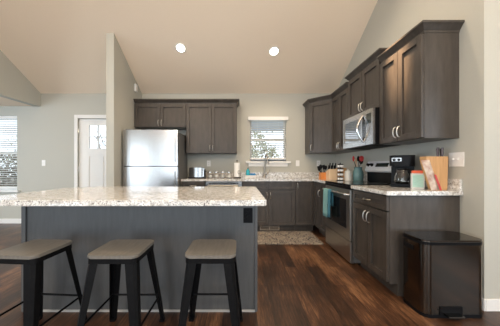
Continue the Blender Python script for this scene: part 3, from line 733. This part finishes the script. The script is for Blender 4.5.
for L_ in range(4):
    z = .012+L_*.063
    MB().lathe([(.042,z),(.042,z+.004),(.03,z+.004)], n=20).build('tier', 'blackmetal', t)
    for k in range(5):
        a = 2*PI*k/5-PI/2; c = (.029*math.cos(a), .029*math.sin(a), 0)
        jj = MB().lathe([(.013, z+.0045), (.014, z+.034)], n=10, c=c).build('spice_jar', 'paper', t)
        MB().lathe([(.0145, z+.0345), (.0145, z+.05)], n=10, c=c).build('cap', 'blackplastic', jj)
t = thing('salt_crock', 'cream ceramic canister left of the teal crock', 'canister', (1.63, 3.50, CT))
MB().lathe([(.046,0),(.05,.01),(.05,.11),(.042,.13)], n=24).build('pot', 'cream', t); MB().lathe([(.047,.1305),(.045,.145),(.012,.155),(.012,.17)], n=20).build('lid', 'cream', t)
t = thing('wooden_box', 'small brown wooden box behind the spice rack', 'box', (1.64, 3.76, CT)); MB().box(-.06,.06,-.06,.06,0,.17,.003).build('box', 'tanwood', t); MB().box(-.062,.062,-.062,.062,.1705,.19,.003).build('lid', 'tanwood', t)
t = thing('utensil_crock', 'teal glazed crock holding utensils beside the range', 'crock', (1.775, 3.49, CT))
MB().lathe([(.062,0),(.072,.012),(.078,.07),(.072,.13),(.055,.17),(.055,.195),(.062,.205),(.055,.205),(.048,.195),(.048,.17),(.05,.02),(.0001,.018)], n=28).build('pot', 'teal', t)
for (ux, uy, sl, lz, m, w_, lab) in ((-1,-.3,.36,.31,'red',.6,'red spatula leaning left in the teal crock'),(.35,-1,.30,.31,'red',1.25,'red spoon leaning toward the camera in the teal crock'),(0,1,.05,.31,'blackplastic',.9,'black ladle upright in the teal crock'),(1,-.4,.26,.27,'blackplastic',1.2,'black turner at the right of the teal crock'),(-.4,1,.25,.28,'lightwood',.8,'wooden spoon at the back of the teal crock')):
    n_ = math.hypot(ux, uy); ux /= n_; uy /= n_
    u = thing('kitchen_utensil', lab, 'utensil', (1.775-.028*ux, 3.49-.028*uy, CT+.022), 0, 'utensils in the teal crock')
    MB().tube([(0,0,0), (ux*sl*lz*.86, uy*sl*lz*.86, lz*.86)], .0045, 6).build('handle', 'blackplastic' if m != 'lightwood' else m, u)
    MB().lathe([(.004,-.045),(.022,-.03),(.028,0),(.022,.028),(.004,.04)], n=12, mtx=Matrix.Translation((ux*sl*lz, uy*sl*lz, lz)), sx=w_, sy=.35).build('head', m, u)

# ------------------------------------------------------------ near right counter
t = thing('coffee_maker', 'black drip coffee maker with glass carafe right of the range', 'coffee maker', (1.70, 2.43, CT), -math.radians(38))
MB().box(-.105, .105, -.12, .11, 0, .035, .012).build('base', 'blackplastic', t)
MB().box(-.10, .10, .02, .11, .035, .22, .008).build('water_tank', 'blackplastic', t)
hd = MB().prism(rr(-.108, .108, -.115, .112, .05), 'z', .215, .325, .008).build('brew_head', 'blackplastic', t)
MB().box(-.085, .0, -.119, -.11, .262, .30, .003).build('control_panel', 'toaster', hd)
for x in (-.062, -.022): MB().lathe([(.011,0),(.013,.008)], n=14, mtx=Matrix.Rotation(PI/2, 4, 'X'), c=(x, -.119, .278)).build('button', 'blackplastic', hd)
ca = MB().lathe([(.05,.036),(.065,.05),(.068,.10),(.05,.155),(.045,.175),(.042,.175),(.046,.155),(.064,.10),(.061,.052),(.0001,.042)], n=24, c=(0,-.05,0)).build('carafe', 'glass', t)
MB().lathe([(.048,.176),(.048,.19),(.01,.194)], n=20, c=(0,-.05,0)).build('carafe_lid', 'blackplastic', ca)
MB().tube([(.035,-.085,.18),(.075,-.115,.17),(.08,-.12,.12),(.05,-.10,.075)], .009, 8).build('carafe_handle', 'blackplastic', ca)
MB().lathe([(.06,.0355),(.063,.0375)], n=24, c=(0,-.05,0)).build('hot_plate', 'steel', t)
t = thing('tea_carton', 'mint green carton with orange lid before the coffee maker', 'carton', (1.69, 2.21, CT), -math.radians(30))
MB().box(-.050, .050, -.036, .04, 0, .145, .003).build('carton', 'silverbox', t); MB().box(-.041, .041, -.0375, -.0362, .015, .132).build('front_label', 'mint', t); MB().box(-.046, .042, -.032, .034, .1455, .172, .006).build('lid', 'coral', t)
t = thing('wooden_knife_block', 'large tan wooden block with dark handles at the end of the right counter', 'knife block', (1.80, 2.105, CT))
M['flare'] = M['tanwood']
MB().prism([(-.055,0),(.058,0),(.066,.30),(-.135,.30),(-.13,.26)], 'y', -.03, .05, .004).build('block', 'tanwood', t)
for (x, y, L_) in ((.0,.01,.07),(.022,.03,.085),(.035,.0,.08),(.05,.03,.075)):
    MB().tube([(x, y, .3), (x, y, .3+L_)], [.007, .010], 8).build('knife_handle', 'brownhandle', t)
M['bag'] = grainy('printed_snack_bag', (.72,.66,.56), (.30,.14,.10), .35, 16, (1,1,1), .2)
t = thing('snack_bag', 'crumpled white and red snack bag leaning on the tan wooden block', 'bag', (1.70, 2.035, CT))
mb = MB(); bm = mb.bm; N = 9; Mv = 12; G = {}
for sgn in (0, 1):
    for i in range(N+1):
        for j in range(Mv+1):
            u, v = i/N, j/Mv; edge = math.sin(PI*u)*math.sin(PI*min(1, v*1.0))
            x = -.03+.075*u-.075*v; z = .003+.265*v; y = (1-2*sgn)*-.016*edge**.6+.02*v+random.uniform(-.002,.002)*(0 < i < N)
            if sgn and (i in (0, N) or j in (0, Mv)): G[(1, i, j)] = G[(0, i, j)]
            else: G[(sgn, i, j)] = bm.verts.new((x, y-.01, z))
for sgn in (0, 1):
    for i in range(N):
        for j in range(Mv): bm.faces.new((G[(sgn,i,j)], G[(sgn,i+1,j)], G[(sgn,i+1,j+1)], G[(sgn,i,j+1)]))
mb.build('bag', 'bag', t)
MB().hull8([(.03,-.03,.004),(.046,-.03,.004),(.046,-.026,.004),(.03,-.026,.004)], [(-.02,-.029,.14),(-.004,-.029,.14),(-.004,-.025,.14),(-.02,-.025,.14)]).build('red_stripe', 'red', t)

# ------------------------------------------------------------ recessed lamps
def can(x, y, lab, power, cone=120):
    z = cz(y); tilt = math.atan(.6) if y > YR else -math.atan(.6)
    t = thing('recessed_light', lab, 'ceiling light', (x, y, z), 0, 'recessed ceiling lights'); t.rotation_euler = (-tilt, 0, 0)
    MB().lathe([(.066,-.004),(.085,-.004),(.088,0),(.066,0)], n=32, closed=True).build('trim_ring', 'white', t)
    MB().lathe([(.0001,-.003),(.066,-.003),(.066,-.001),(.0001,-.001)], n=32).build('lens', 'lamp', t)
    d = bpy.data.lights.new('lamp_light', 'SPOT'); d.energy = power; d.color = (1.0,.80,.58); d.spot_size = math.radians(cone); d.spot_blend = .6; d.shadow_soft_size = .06
    l = bpy.data.objects.new('lamp_light', d); COL.objects.link(l); l.location = (x, y-.03, z-.05); return t
can(-.97, 3.797, 'lit recessed ceiling light above the refrigerator side, left of the two', 26)
can(.564, 3.846, 'lit recessed ceiling light above the sink, right of the two', 26)
can(.85, 2.36, 'recessed ceiling light above the frame, over the range aisle', 60)
_d = bpy.data.lights.new('cabinet_glow_spot', 'SPOT'); _d.energy = 2300; _d.color = (1.0,.66,.38); _d.spot_size = math.radians(13); _d.spot_blend = .9; _d.shadow_soft_size = .05  # added narrow spot that makes the warm glow on the near cabinet doors
_l = bpy.data.objects.new('cabinet_glow_spot', _d); COL.objects.link(_l); _l.location = (.85, 2.36, cz(2.36)-.08)
_l.rotation_euler = (Vector((1.58, 2.34, 2.25))-_l.location).to_track_quat('-Z', 'Y').to_euler()
for x, y in ((-.6, 1.9), (-2.6, 1.6), (-1.8, -.8), (.9, -.9), (2.6, -.2)):
    can(x, y, 'recessed ceiling light behind the camera over the room', 60, 150)

# two unseen globe pendants added behind the camera to warm the ceiling
for x, y, lab in ((-1.7, -.9, 'added lit globe pendant behind the camera at left, warming the ceiling'), (1.5, -.7, 'added lit globe pendant behind the camera at right, warming the ceiling')):
    z = 2.75; t = thing('added_globe_pendant', lab, 'added pendant lamp', (x, y, z), 0, 'added globe pendants behind the camera')
    MB().tube([(0,0,.13), (0,0,cz(y)-z-.03)], .006).build('cord', 'blackmetal', t)
    MB().lathe([(.06,cz(y)-z-.04),(.06,cz(y)-z-.005)]).build('canopy', 'blackmetal', t)
    gl = MB().lathe([(.12*math.cos(a), .12*math.sin(a)) for a in [-PI/2+.01+k*(PI-.02)/12 for k in range(13)]], n=24).build('globe', 'lamp', t)
    gl.visible_shadow = True
    for k in range(4):
        a = k*PI/2+.4; d = bpy.data.lights.new('added_pendant_light', 'POINT'); d.energy = 25; d.color = (1.0,.86,.70); d.shadow_soft_size = .05
        l = bpy.data.objects.new('added_pendant_light', d); COL.objects.link(l); l.location = (x+.2*math.cos(a), y+.2*math.sin(a), z)
